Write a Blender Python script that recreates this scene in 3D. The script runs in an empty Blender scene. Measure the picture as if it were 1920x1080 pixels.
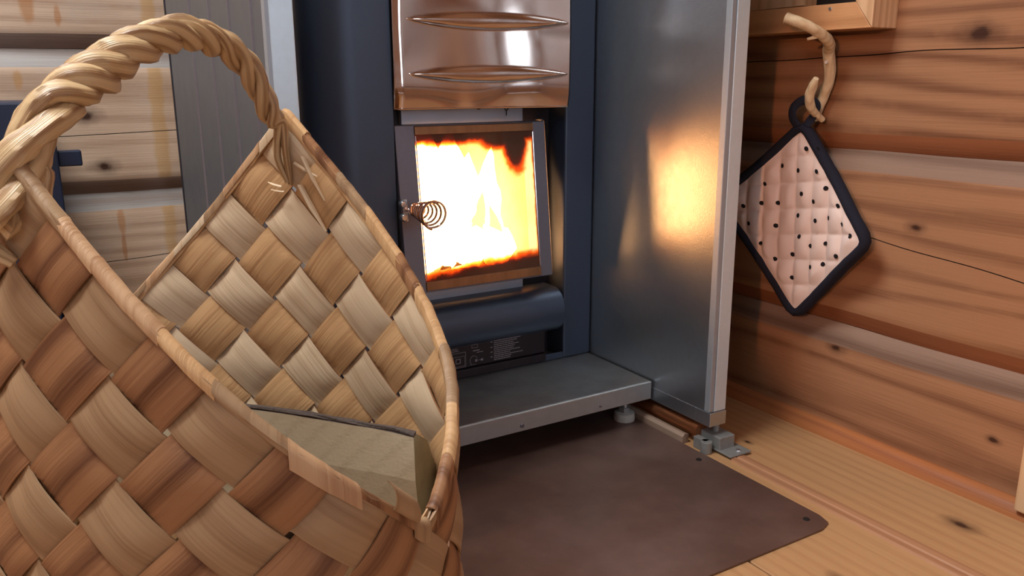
import bpy, bmesh, math, random
from mathutils import Vector, Matrix, noise as mnoise
random.seed(7)
PI = math.pi
sc = bpy.context.scene
COL = sc.collection

# ------------------------------------------------------------------ camera
YAW, PITCH, ROLL, FPX, CAMZ = .540373604, .243836169, .00476985, 1539.15, .48
def _axes():
    cy, sy, cp, sp = math.cos(YAW), math.sin(YAW), math.cos(PITCH), math.sin(PITCH)
    f = Vector((sy*cp, cy*cp, -sp)); r = Vector((cy, -sy, 0)); d = f.cross(r)
    cr, sr = math.cos(ROLL), math.sin(ROLL)
    return cr*r + sr*d, -sr*r + cr*d, f
RR, DD, FF = _axes()
cd = bpy.data.cameras.new('camera'); cam = bpy.data.objects.new('camera', cd); COL.objects.link(cam)
cam.matrix_world = Matrix(((RR.x, -DD.x, -FF.x, 0), (RR.y, -DD.y, -FF.y, 0), (RR.z, -DD.z, -FF.z, CAMZ), (0, 0, 0, 1)))
cd.sensor_width = 36; cd.lens = 36*FPX/1920; cd.clip_start = .01
sc.camera = cam

# ------------------------------------------------------------------ world, lights, exposure
w = bpy.data.worlds.new('overcast'); sc.world = w; w.use_nodes = True
bg = w.node_tree.nodes['Background']; bg.inputs[0].default_value = (.66, .82, 1, 1); bg.inputs[1].default_value = 4.2
sc.view_settings.view_transform = 'Standard'; sc.view_settings.look = 'None'
sc.view_settings.gamma = 1; sc.view_settings.use_curve_mapping = False
sc.view_settings.exposure = 0
def area(name, loc, target, sx, sy, power, color, spread=PI):
    l = bpy.data.lights.new(name, 'AREA'); l.shape = 'RECTANGLE'; l.size = sx; l.size_y = sy
    l.energy = power; l.color = color; l.spread = spread
    o = bpy.data.objects.new(name, l); COL.objects.link(o); o.location = loc
    o.rotation_euler = (Vector(target)-Vector(loc)).to_track_quat('-Z', 'Y').to_euler(); return o
# daylight entering by the window behind the camera and the one on the left
area('daylight_rear_window', (.585, -1.72, 1.0), (.45, 0, .7), .44, 1.1, 4, (.82, .91, 1))
area('added_overhead_light', (-.42, .76, 1.97), (.0, .70, 0), .72, .72, 36, (1, .95, .88))  # overhead light added to brighten the inside of the basket
area('daylight_left_window', (-1.62, -.75, 1.35), (.2, .6, .3),   .9, .7, 3.5, (.88, .94, 1))
# low warm lamp to the left
sl = bpy.data.lights.new('warm_lamp', 'SPOT'); sl.energy = 40; sl.color = (1, .42, .20); sl.spot_size = math.radians(19.5)
sl.spot_blend = .25; sl.shadow_soft_size = .025
so = bpy.data.objects.new('warm_lamp', sl); COL.objects.link(so); so.location = (-.85, -.25, .72)
so.rotation_euler = (Vector((.93, .54, .34))-so.location).to_track_quat('-Z', 'Y').to_euler()

# ------------------------------------------------------------------ node helpers
def newmat(name):
    m = bpy.data.materials.new(name); m.use_nodes = True
    nt = m.node_tree; b = nt.nodes['Principled BSDF']; return m, nt, b
class N:
    def __init__(s, nt): s.nt = nt
    def node(s, t, **k):
        n = s.nt.nodes.new(t)
        for a, v in k.items():
            if a.startswith('i_'):
                key = a[2:]; key = int(key) if key.isdigit() else key.replace('_', ' ')
                if hasattr(v, 'is_output'): s.nt.links.new(v, n.inputs[key])
                else: n.inputs[key].default_value = v
            else: setattr(n, a, v)
        return n
    def math(s, op, a, b=None, c=None, clamp=False):
        n = s.nt.nodes.new('ShaderNodeMath'); n.operation = op; n.use_clamp = clamp
        for i, v in enumerate((a, b, c)):
            if v is None: continue
            if hasattr(v, 'is_output'): s.nt.links.new(v, n.inputs[i])
            else: n.inputs[i].default_value = v
        return n.outputs[0]
    def ramp(s, fac, pts):
        n = s.nt.nodes.new('ShaderNodeValToRGB'); s.nt.links.new(fac, n.inputs[0])
        e = n.color_ramp.elements
        while len(e) < len(pts): e.new(.5)
        for q, (p, c) in zip(e, pts):
            q.position = p; q.color = c if len(c) == 4 else (*c, 1)
        return n.outputs[0]
    def mix(s, fac, a, b, mode='MIX'):
        n = s.nt.nodes.new('ShaderNodeMix'); n.data_type = 'RGBA'; n.blend_type = mode
        for key, v in ((0, fac), (6, a), (7, b)):
            if hasattr(v, 'is_output'): s.nt.links.new(v, n.inputs[key])
            elif key == 0: n.inputs[0].default_value = v
            else: n.inputs[key].default_value = (*v, 1) if len(v) == 3 else v
        return n.outputs[2]
    def map(s, vec, scale=(1, 1, 1), loc=(0, 0, 0), rot=(0, 0, 0)):
        return s.node('ShaderNodeMapping', i_Vector=vec, i_Scale=scale, i_Location=loc, i_Rotation=rot).outputs[0]
    def noise(s, vec, scale, detail=3, rough=.5, dist=0):
        return s.node('ShaderNodeTexNoise', i_Vector=vec, i_Scale=scale, i_Detail=detail, i_Roughness=rough, i_Distortion=dist).outputs[0]
    def link(s, a, b): s.nt.links.new(a, b)

def wood(name, base, dark, axis='Y', rings=26, along=.12, rough=.5, grain=.5, knots=(), blotch=None, uv=False, dist=5., cracks=0, spec=.35, stains_and_glow=(), bump=.15, dsc=.55):
    """planed wood; `axis` is the grain direction, knots = [(x,y,z,r)] world places"""
    m, nt, b = newmat(name); n = N(nt)
    tc = n.node('ShaderNodeTexCoord')
    geo = n.node('ShaderNodeNewGeometry').outputs['Position']
    oi = n.node('ShaderNodeObjectInfo').outputs['Random']
    off = n.node('ShaderNodeCombineXYZ', i_X=n.math('MULTIPLY', oi, 13.), i_Y=n.math('MULTIPLY', oi, 7.), i_Z=n.math('MULTIPLY', oi, 5.)).outputs[0]
    src = tc.outputs['UV'] if uv else geo
    vec = n.node('ShaderNodeVectorMath', operation='ADD', i_0=src, i_1=off).outputs[0]
    k = {'X': 0, 'Y': 1, 'Z': 2}[axis]
    s3 = [1, 1, 1]; s3[k] = along
    mp = n.map(vec, scale=s3)
    wv = n.node('ShaderNodeTexWave', wave_type='RINGS' if not uv else 'BANDS', i_Vector=mp, i_Scale=rings, i_Distortion=dist, i_Detail=2.5, i_Detail_Scale=dsc if not uv else 1.2, i_Detail_Roughness=.6)
    if not uv: wv.rings_direction = axis
    else: wv.bands_direction = 'X' if axis == 'Y' else 'Y'
    s4 = [1, 1, 1]; s4[k] = .02
    fine = n.noise(n.map(vec, scale=s4), 420 if not uv else 300, 3, .6)
    fac = n.math('POWER', wv.outputs['Fac'], 1.8)
    fac = n.math('MULTIPLY', fac, grain)
    fac = n.math('ADD', fac, n.math('MULTIPLY', n.math('SUBTRACT', fine, .5), 1.3 if uv else .7))
    big = n.noise(mp, 5 if not uv else 14, 3)
    fac = n.math('ADD', fac, n.math('MULTIPLY', n.math('SUBTRACT', big, .5), .9), clamp=True)
    col = n.mix(fac, base, dark)
    if blotch:
        bl = n.ramp(n.noise(vec, 9, 4, .6), [(.52, (0, 0, 0)), (.68, (1, 1, 1))])
        col = n.mix(n.math('MULTIPLY', bl, .55), col, blotch)
    for (x, y, z, r) in knots:
        dv = n.node('ShaderNodeVectorMath', operation='SUBTRACT', i_0=geo, i_1=(x, y, z)).outputs[0]
        ss = [1, 1, 1]; ss[k] = .55
        dm = n.node('ShaderNodeVectorMath', operation='MULTIPLY', i_0=dv, i_1=ss).outputs[0]
        ln = n.node('ShaderNodeVectorMath', operation='LENGTH', i_0=dm).outputs['Value']
        ln = n.math('ADD', ln, n.math('MULTIPLY', n.math('SUBTRACT', n.noise(vec, 60, 2), .5), r*1.2))
        mk = n.ramp(n.math('DIVIDE', ln, r*2.4), [(.2, (1, 1, 1)), (.45, (.45, .45, .45)), (1, (0, 0, 0))])
        col = n.mix(mk, col, (.05, .022, .014))
    for (x, y, z, rw, rh, c) in stains_and_glow:     # soft blobs: vertical resin runs, plus a painted streak of reflected light
        dv = n.node('ShaderNodeVectorMath', operation='SUBTRACT', i_0=geo, i_1=(x, y, z)).outputs[0]
        dm = n.node('ShaderNodeVectorMath', operation='MULTIPLY', i_0=dv, i_1=(1/rw, 0 if axis == 'X' else 1/rw, 1/rh)).outputs[0]
        ln = n.node('ShaderNodeVectorMath', operation='LENGTH', i_0=dm).outputs['Value']
        ln = n.math('ADD', ln, n.math('MULTIPLY', n.math('SUBTRACT', n.noise(geo, 45, 2), .5), .7))
        mk = n.ramp(ln, [(.55, (1, 1, 1)), (1, (0, 0, 0))])
        col = n.mix(n.math('MULTIPLY', mk, .6), col, c)
    n.link(col, b.inputs['Base Color'])
    b.inputs['Roughness'].default_value = rough; b.inputs['Specular IOR Level'].default_value = spec
    bp = n.node('ShaderNodeBump', i_Strength=bump, i_Distance=.002, i_Height=n.math('ADD', fine, fac))
    n.link(bp.outputs[0], b.inputs['Normal'])
    return m

def metal(name, color, rough, metallic=1., var=.1, scale=60, bump=0., spec=.5, stretch=(1, 1, 1), dirt=None):
    m, nt, b = newmat(name); n = N(nt)
    geo = n.map(n.node('ShaderNodeNewGeometry').outputs['Position'], scale=stretch)
    nz = n.noise(geo, scale, 4, .6)
    col = n.mix(n.math('MULTIPLY', nz, var*2, clamp=True), color, tuple(c*.45 for c in color))
    if dirt:
        dm = n.ramp(n.noise(geo, 7, 5, .62), [(.42, (0, 0, 0)), (.7, (1, 1, 1))])
        col = n.mix(n.math('MULTIPLY', dm, .7), col, dirt)
    n.link(col, b.inputs['Base Color'])
    n.link(n.math('ADD', rough-.06, n.math('MULTIPLY', nz, .12)), b.inputs['Roughness'])
    b.inputs['Metallic'].default_value = metallic; b.inputs['Specular IOR Level'].default_value = spec
    if bump:
        bp = n.node('ShaderNodeBump', i_Strength=bump, i_Distance=.001, i_Height=n.noise(geo, scale*5, 2))
        n.link(bp.outputs[0], b.inputs['Normal'])
    return m

# ------------------------------------------------------------------ object helpers
ORG = {}
def link(o, parent):
    COL.objects.link(o)
    if parent is not None: o.parent = parent; ORG[o.name] = ORG[parent.name]
    else: ORG.setdefault(o.name, Vector((0, 0, 0)))
def thing(name, label, cat, loc, group=None):
    o = bpy.data.objects.new(name, None); o.empty_display_size = .02; o.location = loc
    o['label'] = label; o['category'] = cat
    if group: o['group'] = group
    COL.objects.link(o); ORG[o.name] = Vector(loc); return o
def struct(name):
    o = bpy.data.objects.new(name, None); COL.objects.link(o); ORG[o.name] = Vector((0, 0, 0)); o['kind'] = 'structure'; return o
class MB:
    """collects world-space geometry, then links it as ONE mesh"""
    def __init__(s): s.v = []; s.f = []; s.m = []; s.uv = {}
    def add(s, vs, fs, mi=0):
        k = len(s.v); s.v += [Vector(v) for v in vs]
        for f in fs: s.f.append([i+k for i in f]); s.m.append(mi)
    def box(s, x0, x1, y0, y1, z0, z1, mi=0):
        vs = [(x, y, z) for x in (x0, x1) for y in (y0, y1) for z in (z0, z1)]
        s.add(vs, [(0, 1, 3, 2), (4, 6, 7, 5), (0, 4, 5, 1), (2, 3, 7, 6), (0, 2, 6, 4), (1, 5, 7, 3)], mi)
    def prism(s, pts, axis, a0, a1, mi=0):
        """closed polygon pts (2D) extruded on axis"""
        def P(p, a): return {'X': (a, p[0], p[1]), 'Y': (p[0], a, p[1]), 'Z': (p[0], p[1], a)}[axis]
        n = len(pts); vs = [P(p, a0) for p in pts]+[P(p, a1) for p in pts]
        fs = [(i, (i+1) % n, n+(i+1) % n, n+i) for i in range(n)]+[tuple(range(n))[::-1], tuple(range(n, 2*n))]
        s.add(vs, fs, mi)
    def tube(s, path, rad, seg=10, cap=True, flat=1., mi=0, closed=False, jit=0):
        path = [Vector(p) for p in path]; n = len(path); rings = []
        t0 = (path[1]-path[0]).normalized(); up = t0.orthogonal().normalized()
        for i, p in enumerate(path):
            a = path[(i-1) % n] if (closed or i) else p; c = path[(i+1) % n] if (closed or i < n-1) else p
            t = (c-a).normalized(); up = (up-t*up.dot(t)).normalized(); bi = t.cross(up)
            r = rad[i] if hasattr(rad, '__len__') else rad
            ring = []
            for k in range(seg):
                an = 2*PI*k/seg; rj = r*(1+(jit*mnoise.noise(Vector((p.x*90+k, p.y*90, p.z*90))) if jit else 0))
                ring.append(p+up*math.cos(an)*rj+bi*math.sin(an)*rj*flat)
            rings.append(ring)
        vs = [v for r_ in rings for v in r_]; fs = []
        for i in range(n if closed else n-1):
            j = (i+1) % n
            for k in range(seg): fs.append((i*seg+k, i*seg+(k+1) % seg, j*seg+(k+1) % seg, j*seg+k))
        if cap and not closed: fs += [tuple(range(seg))[::-1], tuple((n-1)*seg+k for k in range(seg))]
        s.add(vs, fs, mi)
    def grid(s, rows, mi=0, thick=None):
        """rows of points -> sheet, optionally solid using per-point offset vectors `thick` rows"""
        R, Cn = len(rows), len(rows[0])
        vs = [p for r in rows for p in r]; fs = [(i*Cn+j, i*Cn+j+1, (i+1)*Cn+j+1, (i+1)*Cn+j) for i in range(R-1) for j in range(Cn-1)]
        s.add(vs, fs, mi)
    def obj(s, name, mats, parent=None, bevel=0, smooth=False, loc=None, weld=False, kind=None, label=None, cat=None, group=None, sub=0):
        if not isinstance(mats, (list, tuple)): mats = [mats]
        me = bpy.data.meshes.new(name)
        o = bpy.data.objects.new(name, me)
        org = ORG[parent.name] if parent is not None else Vector(loc or (0, 0, 0))
        me.from_pydata([v-org for v in s.v], [], s.f)
        for m in mats: me.materials.append(m)
        if len(mats) > 1:
            for p, mi in zip(me.polygons, s.m): p.material_index = mi
        if weld or bevel:
            bm = bmesh.new(); bm.from_mesh(me)
            if weld: bmesh.ops.remove_doubles(bm, verts=bm.verts, dist=1e-5)
            bmesh.ops.recalc_face_normals(bm, faces=bm.faces)
            bm.to_mesh(me); bm.free()
        me.validate()
        if smooth:
            me.shade_smooth()
            me.set_sharp_from_angle(angle=math.radians(40))
        if bevel:
            b = o.modifiers.new('bevel', 'BEVEL'); b.width = bevel; b.segments = 2; b.limit_method = 'ANGLE'; b.harden_normals = False
        COL.objects.link(o)
        if parent is not None: o.parent = parent
        else: o.location = org
        ORG[o.name] = org
        if kind: o['kind'] = kind
        if label: o['label'] = label
        if cat: o['category'] = cat
        if group: o['group'] = group
        return o

# ------------------------------------------------------------------ materials
XW, YW = .934, 1.50
M = {}
M['log_right'] = wood('log_right', (.36, .195, .108), (.125, .052, .027), 'Y', rings=24, along=.10, rough=.42, grain=.6, dist=20, dsc=.22, blotch=(.36, .19, .10), spec=.35,
                      knots=[(XW, .548, .532, .008), (XW, .597, .307, .0045), (XW, .692, .126, .005), (XW, .47, .075, .003)])
M['log_back'] = wood('log_back', (.62, .46, .34), (.33, .205, .135), 'X', rings=24, along=.10, rough=.55, grain=.5, dist=16, dsc=.22, blotch=(.52, .43, .36),
                     knots=[(.105, YW, .434, .008), (.125, YW, .352, .007)],
                     stains_and_glow=[(.045, YW, .60, .012, .035, (.42, .17, .04)), (.085, YW, .585, .006, .02, (.42, .17, .04)), (.02, YW, .49, .008, .02, (.48, .24, .07)),
                             (.215, YW, .45, .014, .5, (.52, .30, .10)), (.14, YW, .26, .007, .03, (.46, .2, .06)), (.14, YW, .215, .004, .03, (.4, .16, .05))])  # the tall golden streak is light off the shield, painted into the wood
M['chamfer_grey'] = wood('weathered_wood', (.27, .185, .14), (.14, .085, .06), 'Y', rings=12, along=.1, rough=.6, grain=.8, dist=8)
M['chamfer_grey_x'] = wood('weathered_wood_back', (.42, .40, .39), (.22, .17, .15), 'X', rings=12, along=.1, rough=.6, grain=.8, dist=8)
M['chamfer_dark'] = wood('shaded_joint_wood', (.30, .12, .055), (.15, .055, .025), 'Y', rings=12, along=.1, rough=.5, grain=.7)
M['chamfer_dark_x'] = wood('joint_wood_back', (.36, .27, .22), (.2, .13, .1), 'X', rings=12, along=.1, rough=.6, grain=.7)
M['floor'] = wood('floor_pine', (.50, .29, .14), (.33, .155, .07), 'Y', rings=18, along=.06, rough=.38, grain=.32, dist=12, dsc=.25,
                  knots=[(.853, .449, 0, .007), (.815, .73, 0, .003), (.65, .45, 0, .005)])
M['trim'] = wood('trim_pine', (.42, .16, .06), (.22, .07, .03), 'Y', rings=20, rough=.4)
M['pale_pine'] = wood('pale_pine', (.66, .46, .28), (.46, .27, .14), 'Z', rings=34, along=.05, rough=.5, grain=.6)
M['shelf_pine'] = wood('shelf_pine', (.56, .31, .15), (.36, .17, .07), 'Y', rings=30, along=.05, rough=.5, grain=.6, dist=2)
M['room_wood'] = wood('room_pine', (.48, .28, .16), (.30, .14, .07), 'X', rings=10, along=.1, rough=.55)
M['galv'] = metal('galvanized_steel', (.47, .53, .60), .33, .93, .12, 90, bump=.10)
M['galv_edge'] = metal('galvanized_edge', (.70, .84, .94), .38, .35, .1, 120)
M['lip_plate'] = metal('folded_lip_steel', (.50, .55, .57), .36, .55, .2, 60)
M['lip'] = metal('edge_lip_steel', (.42, .47, .53), .5, .5, .1, 100)
M['galv_plate'] = metal('aluminium_plate', (.36, .38, .39), .42, .85, .2, 40, dirt=(.16, .15, .15))
M['shield_outer'] = metal('dull_steel_sheet', (.20, .225, .255), .5, .75, .12, 30)
M['stove'] = metal('stove_enamel', (.062, .088, .14), .38, .3, .1, 400, bump=.15, spec=.6)
M['door_steel'] = metal('door_steel', (.22, .215, .26), .42, .6, .12, 200)
M['pale_plate'] = metal('pale_steel_plate', (.58, .65, .78), .45, .6, .15, 20)
M['recess'] = metal('recess_black', (.028, .022, .028), .45, .3, .1, 200)
M['mirror'] = metal('polished_stainless', (.64, .54, .49), .09, 1, .03, 20)
M['chrome'] = metal('chrome_wire', (.78, .62, .58), .14, 1, .05, 80)
M['bolt'] = metal('zinc_bolt', (.70, .74, .78), .3, .9, .1, 300)
M['mat'] = metal('floor_plate_steel', (.175, .105, .085), .36, .5, .25, 22, dirt=(.26, .175, .15), spec=.5)
M['pipe'] = metal('rusty_copper', (.50, .20, .09), .38, .8, .35, 40, stretch=(1, .4, 1))
M['bracket'] = metal('grey_bracket', (.36, .38, .38), .5, .5, .25, 120)
M['brick'] = metal('fire_brick', (.50, .34, .24), .9, 0, .3, 60)
M['tint'] = metal('heat_tinted_steel', (.50, .26, .13), .35, .75, .6, 55, stretch=(1, 1, .2))

def simple(name, color, rough, spec=.3, metallic=0.):
    m, nt, b = newmat(name); b.inputs['Base Color'].default_value = (*color, 1); b.inputs['Roughness'].default_value = rough
    b.inputs['Specular IOR Level'].default_value = spec; b.inputs['Metallic'].default_value = metallic; return m
M['black'] = simple('dark_gap', (.012, .01, .01), .8)
M['print'] = simple('pale_print', (.34, .32, .36), .6)
M['white'] = simple('white_plastic', (.50, .52, .50), .5)
M['binding'] = metal('navy_binding_cloth', (.022, .024, .040), .85, 0, .3, 700, bump=.6, spec=.15)
M['dot'] = simple('black_dot_print', (.015, .015, .018), .85, .1)
M['cloth'] = metal('pink_cotton', (.86, .73, .69), .85, 0, .06, 500, bump=.4, spec=.1)
M['navy'] = metal('navy_plastic', (.012, .022, .058), .42, 0, .15, 50)
M['branch'] = wood('peeled_branch', (.72, .60, .40), (.45, .30, .16), 'Z', rings=40, along=.2, rough=.5, grain=.5)
M['branch_end'] = simple('sawn_branch_end', (.80, .66, .42), .6)
M['root'] = wood('twisted_root', (.68, .49, .27), (.28, .13, .05), 'Y', rings=9, along=.06, rough=.32, grain=.75, uv=True, dist=3, spec=.55, bump=.35)
M['splint_pale'] = wood('splint_pale', (.72, .57, .39), (.44, .29, .16), 'Y', rings=13, along=.03, rough=.5, grain=.28, uv=True, dist=3)
M['splint_tan'] = wood('splint_tan', (.64, .40, .20), (.34, .16, .065), 'Y', rings=12, along=.03, rough=.5, grain=.3, uv=True, dist=3)
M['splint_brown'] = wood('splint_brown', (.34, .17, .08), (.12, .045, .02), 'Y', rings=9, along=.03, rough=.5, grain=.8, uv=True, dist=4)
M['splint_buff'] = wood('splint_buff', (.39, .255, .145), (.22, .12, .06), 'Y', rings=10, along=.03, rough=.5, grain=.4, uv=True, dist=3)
M['splint_fold'] = wood('splint_fold', (.58, .37, .21), (.34, .17, .08), 'Y', rings=5, along=.2, rough=.5, grain=.6, uv=True, dist=5)
M['log_split'] = wood('split_birch', (.50, .42, .29), (.36, .28, .18), 'X', rings=22, along=.08, rough=.7, grain=.4, dist=2, bump=.12)
M['log_end'] = metal('log_end_grain', (.40, .37, .27), .8, 0, .4, 60, bump=.25)
M['bark'] = metal('bark', (.10, .075, .065), .85, 0, .4, 90, bump=1)

# ------------------------------------------------------------------ room shell
def log_wall(parent, horiz, a0, a1, joints, cracks, mats, na=40, zmax=1.9):
    """logs run along `horiz` ('Y' on the right wall, 'X' on the back wall); joints = heights of the V grooves"""
    main, up, dn = mats
    for k in range(len(joints)-1):
        z0, z1 = joints[k], joints[k+1]
        cz = cracks.get(k)
        prof = [(z0-.004, .030), (z0, .014), (z0+.022, .0005), (z0+.034, 0)]
        zc = cz[0] if cz else (z0+z1)/2
        prof += [(None, -.030, 0), (None, -.002, 0), (None, 0, 1), (None, .002, 0), (None, .030, 0)]
        prof += [(z1-.040, 0), (z1-.028, .0005), (z1, .014), (z1+.004, .030)]
        rows = []
        for i in range(na+1):
            a = a0+(a1-a0)*i/na; row = []
            for p in prof:
                if p[0] is None:
                    sl = cz[1] if cz else 0
                    zz = zc+sl*(a-cz[2])+.003*mnoise.noise(Vector((a*9, k*3.1, 0))) if cz else zc
                    dep = (cz[3] if cz else 0)*p[2]
                    if cz and len(cz) > 4: dep *= max(0, min(1, 1.-abs(a-cz[4])/cz[5]))**.5
                    half = 1 if (cz and dep > .0008) else .3
                    zz += p[1]*(half if abs(p[1]) < .01 else 1); d = dep
                else:
                    zz, d = p[0], p[1]
                    zz += .0025*mnoise.noise(Vector((a*5, zz*4, k)))
                d += .0018*mnoise.noise(Vector((a*6, zz*9, k*2.)))
                row.append((XW+d, a, zz) if horiz == 'Y' else (a, YW+d, zz))
            rows.append(row)
        mb = MB(); mb.grid(rows)
        np_ = len(prof)-1
        for q in range(len(mb.f)):
            j = q % np_
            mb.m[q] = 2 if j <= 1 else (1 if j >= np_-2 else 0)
            if j in (5, 6) and cz: mb.m[q] = 3
        # back side so the log is a closed piece
        def bk(a, z): return (XW+.05, a, z) if horiz == 'Y' else (a, YW+.05, z)
        mb.add([bk(a0, z0), bk(a1, z0), bk(a1, z1), bk(a0, z1)], [(0, 1, 2, 3)])
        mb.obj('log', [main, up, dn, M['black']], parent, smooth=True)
wr = struct('wall_right')
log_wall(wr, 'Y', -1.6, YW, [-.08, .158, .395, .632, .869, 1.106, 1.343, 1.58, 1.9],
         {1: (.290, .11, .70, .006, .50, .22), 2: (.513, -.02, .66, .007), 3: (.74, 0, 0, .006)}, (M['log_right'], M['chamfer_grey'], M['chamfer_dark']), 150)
wb = struct('wall_back')
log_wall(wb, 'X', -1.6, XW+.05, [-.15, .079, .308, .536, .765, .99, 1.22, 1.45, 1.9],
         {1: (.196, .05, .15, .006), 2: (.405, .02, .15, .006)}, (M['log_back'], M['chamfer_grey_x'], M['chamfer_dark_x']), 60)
fl = struct('floor')
for k, (x0, x1) in enumerate([(.766, .934)]+[(.766-.168*(j+1), .766-.168*j) for j in range(14)]):
    mb = MB(); g = .0012
    mb.prism([(x0+g, -.02), (x1-g, -.02), (x1-g, -.0015), (x1-g-.0015, 0), (x0+g+.0015, 0), (x0+g, -.0015)], 'Y', -1.6, YW)
    mb.obj('floor_board', M['floor'], fl)
mb = MB(); mb.box(-1.6, XW, -1.6, YW, -.03, -.019); mb.obj('subfloor', M['black'], fl)
# narrow fillet strip lying in the board joint
mb = MB(); mb.prism([(.752, 0), (.778, 0), (.776, .0025), (.765, .003), (.763, .001), (.761, .003), (.754, .0025)], 'Y', -.6, .70)
mb.obj('trim_1', wood('joint_strip', (.46, .24, .13), (.28, .12, .06), 'Y', rings=20, rough=.45), kind='structure')
mb = MB(); mb.prism([(XW-.018, 0), (XW+.01, 0), (XW+.01, .018), (XW-.005, .018), (XW-.014, .012)], 'Y', -1.6, YW)
mb.obj('baseboard_right', M['trim'], kind='structure', smooth=True)
ce = struct('ceiling')
for k in range(13):
    x0_ = -1.6+k*.197
    segs_ = [(-1.6, .36), (1.16, YW)] if -.82 < x0_ < -.05 else [(-1.6, YW)]
    for (q0, q1) in segs_:
        mb = MB(); mb.box(x0_, x0_+.194, q0, q1, 1.9, 1.92); mb.obj('ceiling_board', M['shelf_pine'], ce)
w3 = struct('added_skylight'); mb = MB()  # roof opening and frame added to go with the overhead light
for bx_ in ((-.84, -.80, .34, 1.18), (-.03, .01, .34, 1.18), (-.80, -.03, .34, .38), (-.80, -.03, 1.14, 1.18)): mb.box(*bx_, 1.88, 1.96)
mb.obj('window_frame', M['pale_pine'], w3)
def boards(parent, horiz, fixed, a0, a1, z0, z1, hole=None, step=.22):
    """plain log courses of the unseen walls, with a window hole"""
    z = z0
    while z < z1-1e-6:
        t = min(z+step, z1)
        segs = [(a0, a1)]
        if hole and z < hole[3]-1e-6 and t > hole[2]+1e-6: segs = [(a0, hole[0]), (hole[1], a1)]
        for (p, q) in segs:
            mb = MB(); f0, f1 = fixed
            pts = [(f0, z+.002), (f0, t-.002), (f1-.012*(1 if f1 > f0 else -1), t-.002), (f1, t-.02), (f1, z+.02), (f1-.012*(1 if f1 > f0 else -1), z+.002)]
            mb.prism(pts, horiz, p, q)
            mb.obj('log', M['room_wood'], parent)
        z = t
wf = struct('wall_front'); boards(wf, 'X', (-1.66, -1.6), -1.6, XW, 0, 1.9, (.35, .82, .42, 1.6), .1)
wl = struct('wall_left')
# prism on axis Y expects (x,z)
boards(wl, 'Y', (-1.66, -1.6), -1.6, YW, 0, 1.9, (-1.2, -.3, 1.0, 1.7), .1)
def window(name, horiz, fixed, a0, a1, z0, z1):
    s_ = struct(name); mb = MB(); t = .045; d0, d1 = fixed
    def bx(p, q, r, s): mb.box(*( (p, q, d0, d1, r, s) if horiz == 'X' else (d0, d1, p, q, r, s)))
    bx(a0, a1, z0, z0+t); bx(a0, a1, z1-t, z1); bx(a0, a0+t, z0+t, z1-t); bx(a1-t, a1, z0+t, z1-t); bx((a0+a1)/2-t/2, (a0+a1)/2+t/2, z0+t, z1-t)
    mb.obj('window_frame', M['pale_pine'], s_)
window('window_1', 'X', (-1.67, -1.59), .35, .82, .42, 1.6)
window('window_2', 'Y', (-1.67, -1.59), -1.2, -.3, 1.0, 1.7)

# ------------------------------------------------------------------ shields
def shield(x0, x1, label, outer, seams):
    t = thing('heat_shield', label, 'heat shield', ((x0+x1)/2, .74, .04))
    mb = MB(); mb.box(x0, x0+.0015, .7365, 1.22, .04, .90); mb.obj('sheet', outer if seams else M['galv'], t)
    mb = MB(); mb.box(x1-.0015, x1, .7365, 1.22, .04, .90); mb.obj('sheet', M['galv'], t)
    mb = MB(); c0 = x0+(.0075 if not seams else .003); mb.box(c0, x1+.0005, .7345, .7385, .056, .90); mb.box(c0, x1+.0005, .7385, .745, .056, .90)
    mb.obj('edge_strip', M['galv_edge'], t, bevel=.0006)
    mb = MB(); mb.box(x0-.0006, x0+.0068, .7352, .745, .056, .90); mb.obj('edge_lip', M['lip'], t, bevel=.0008)
    mb = MB(); mb.box(x0-.001, x1+.001, .733, .76, .036, .0555); mb.box(x0-.0008, x1+.0008, .76, 1.22, .036, .0555)
    mb.obj('bottom_channel', M['galv'], t, bevel=.0008)
    if seams:
        for y in seams:
            mb = MB(); mb.prism([(x0-.0016, y-.0012), (x0+.0005, y-.003), (x0+.0005, y+.003), (x0-.0016, y+.0012)], 'Z', .056, .90)
            mb.obj('seam', M['door_steel'], t)
    else:
        pass
    return t
shield(.745, .7725, 'tall galvanized metal shield standing between stove and log wall, glowing with the fire', M['galv'], None)
shield(.198, .2215, 'dark seamed metal shield left of the stove with a bright front edge', M['shield_outer'], [.78, .865, .955, 1.06])
t = thing('back_shield', 'dark metal sheet standing upright behind the stove', 'heat shield', (.48, 1.40, .0))
mb = MB(); mb.box(.225, .744, 1.40, 1.404, .0, .9); mb.obj('sheet', M['recess'], t)

# ------------------------------------------------------------------ floor plate, base plate, fittings
fp = thing('floor_plate', 'large dark brown steel plate lying on the floor before the stove', 'floor plate', (.3, .7, 0.0005))
mb = MB()
c = .022
mb.prism([(-.30, .522), (.733-c, .522), (.733-.005, .528), (.733, .522+c), (.733, .965), (-.30, .965)], 'Z', .0005, .0028)
mb.obj('plate', M['mat'], fp, bevel=.0006)
for (x, y) in ((.712, .545), (.715, .72), (.30, .54), (-.1, .54)):
    mb = MB(); mb.tube([(x, y, .0026), (x, y, .0040)], [.0042, .003], 12); mb.obj('screw', M['black'], fp)
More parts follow.
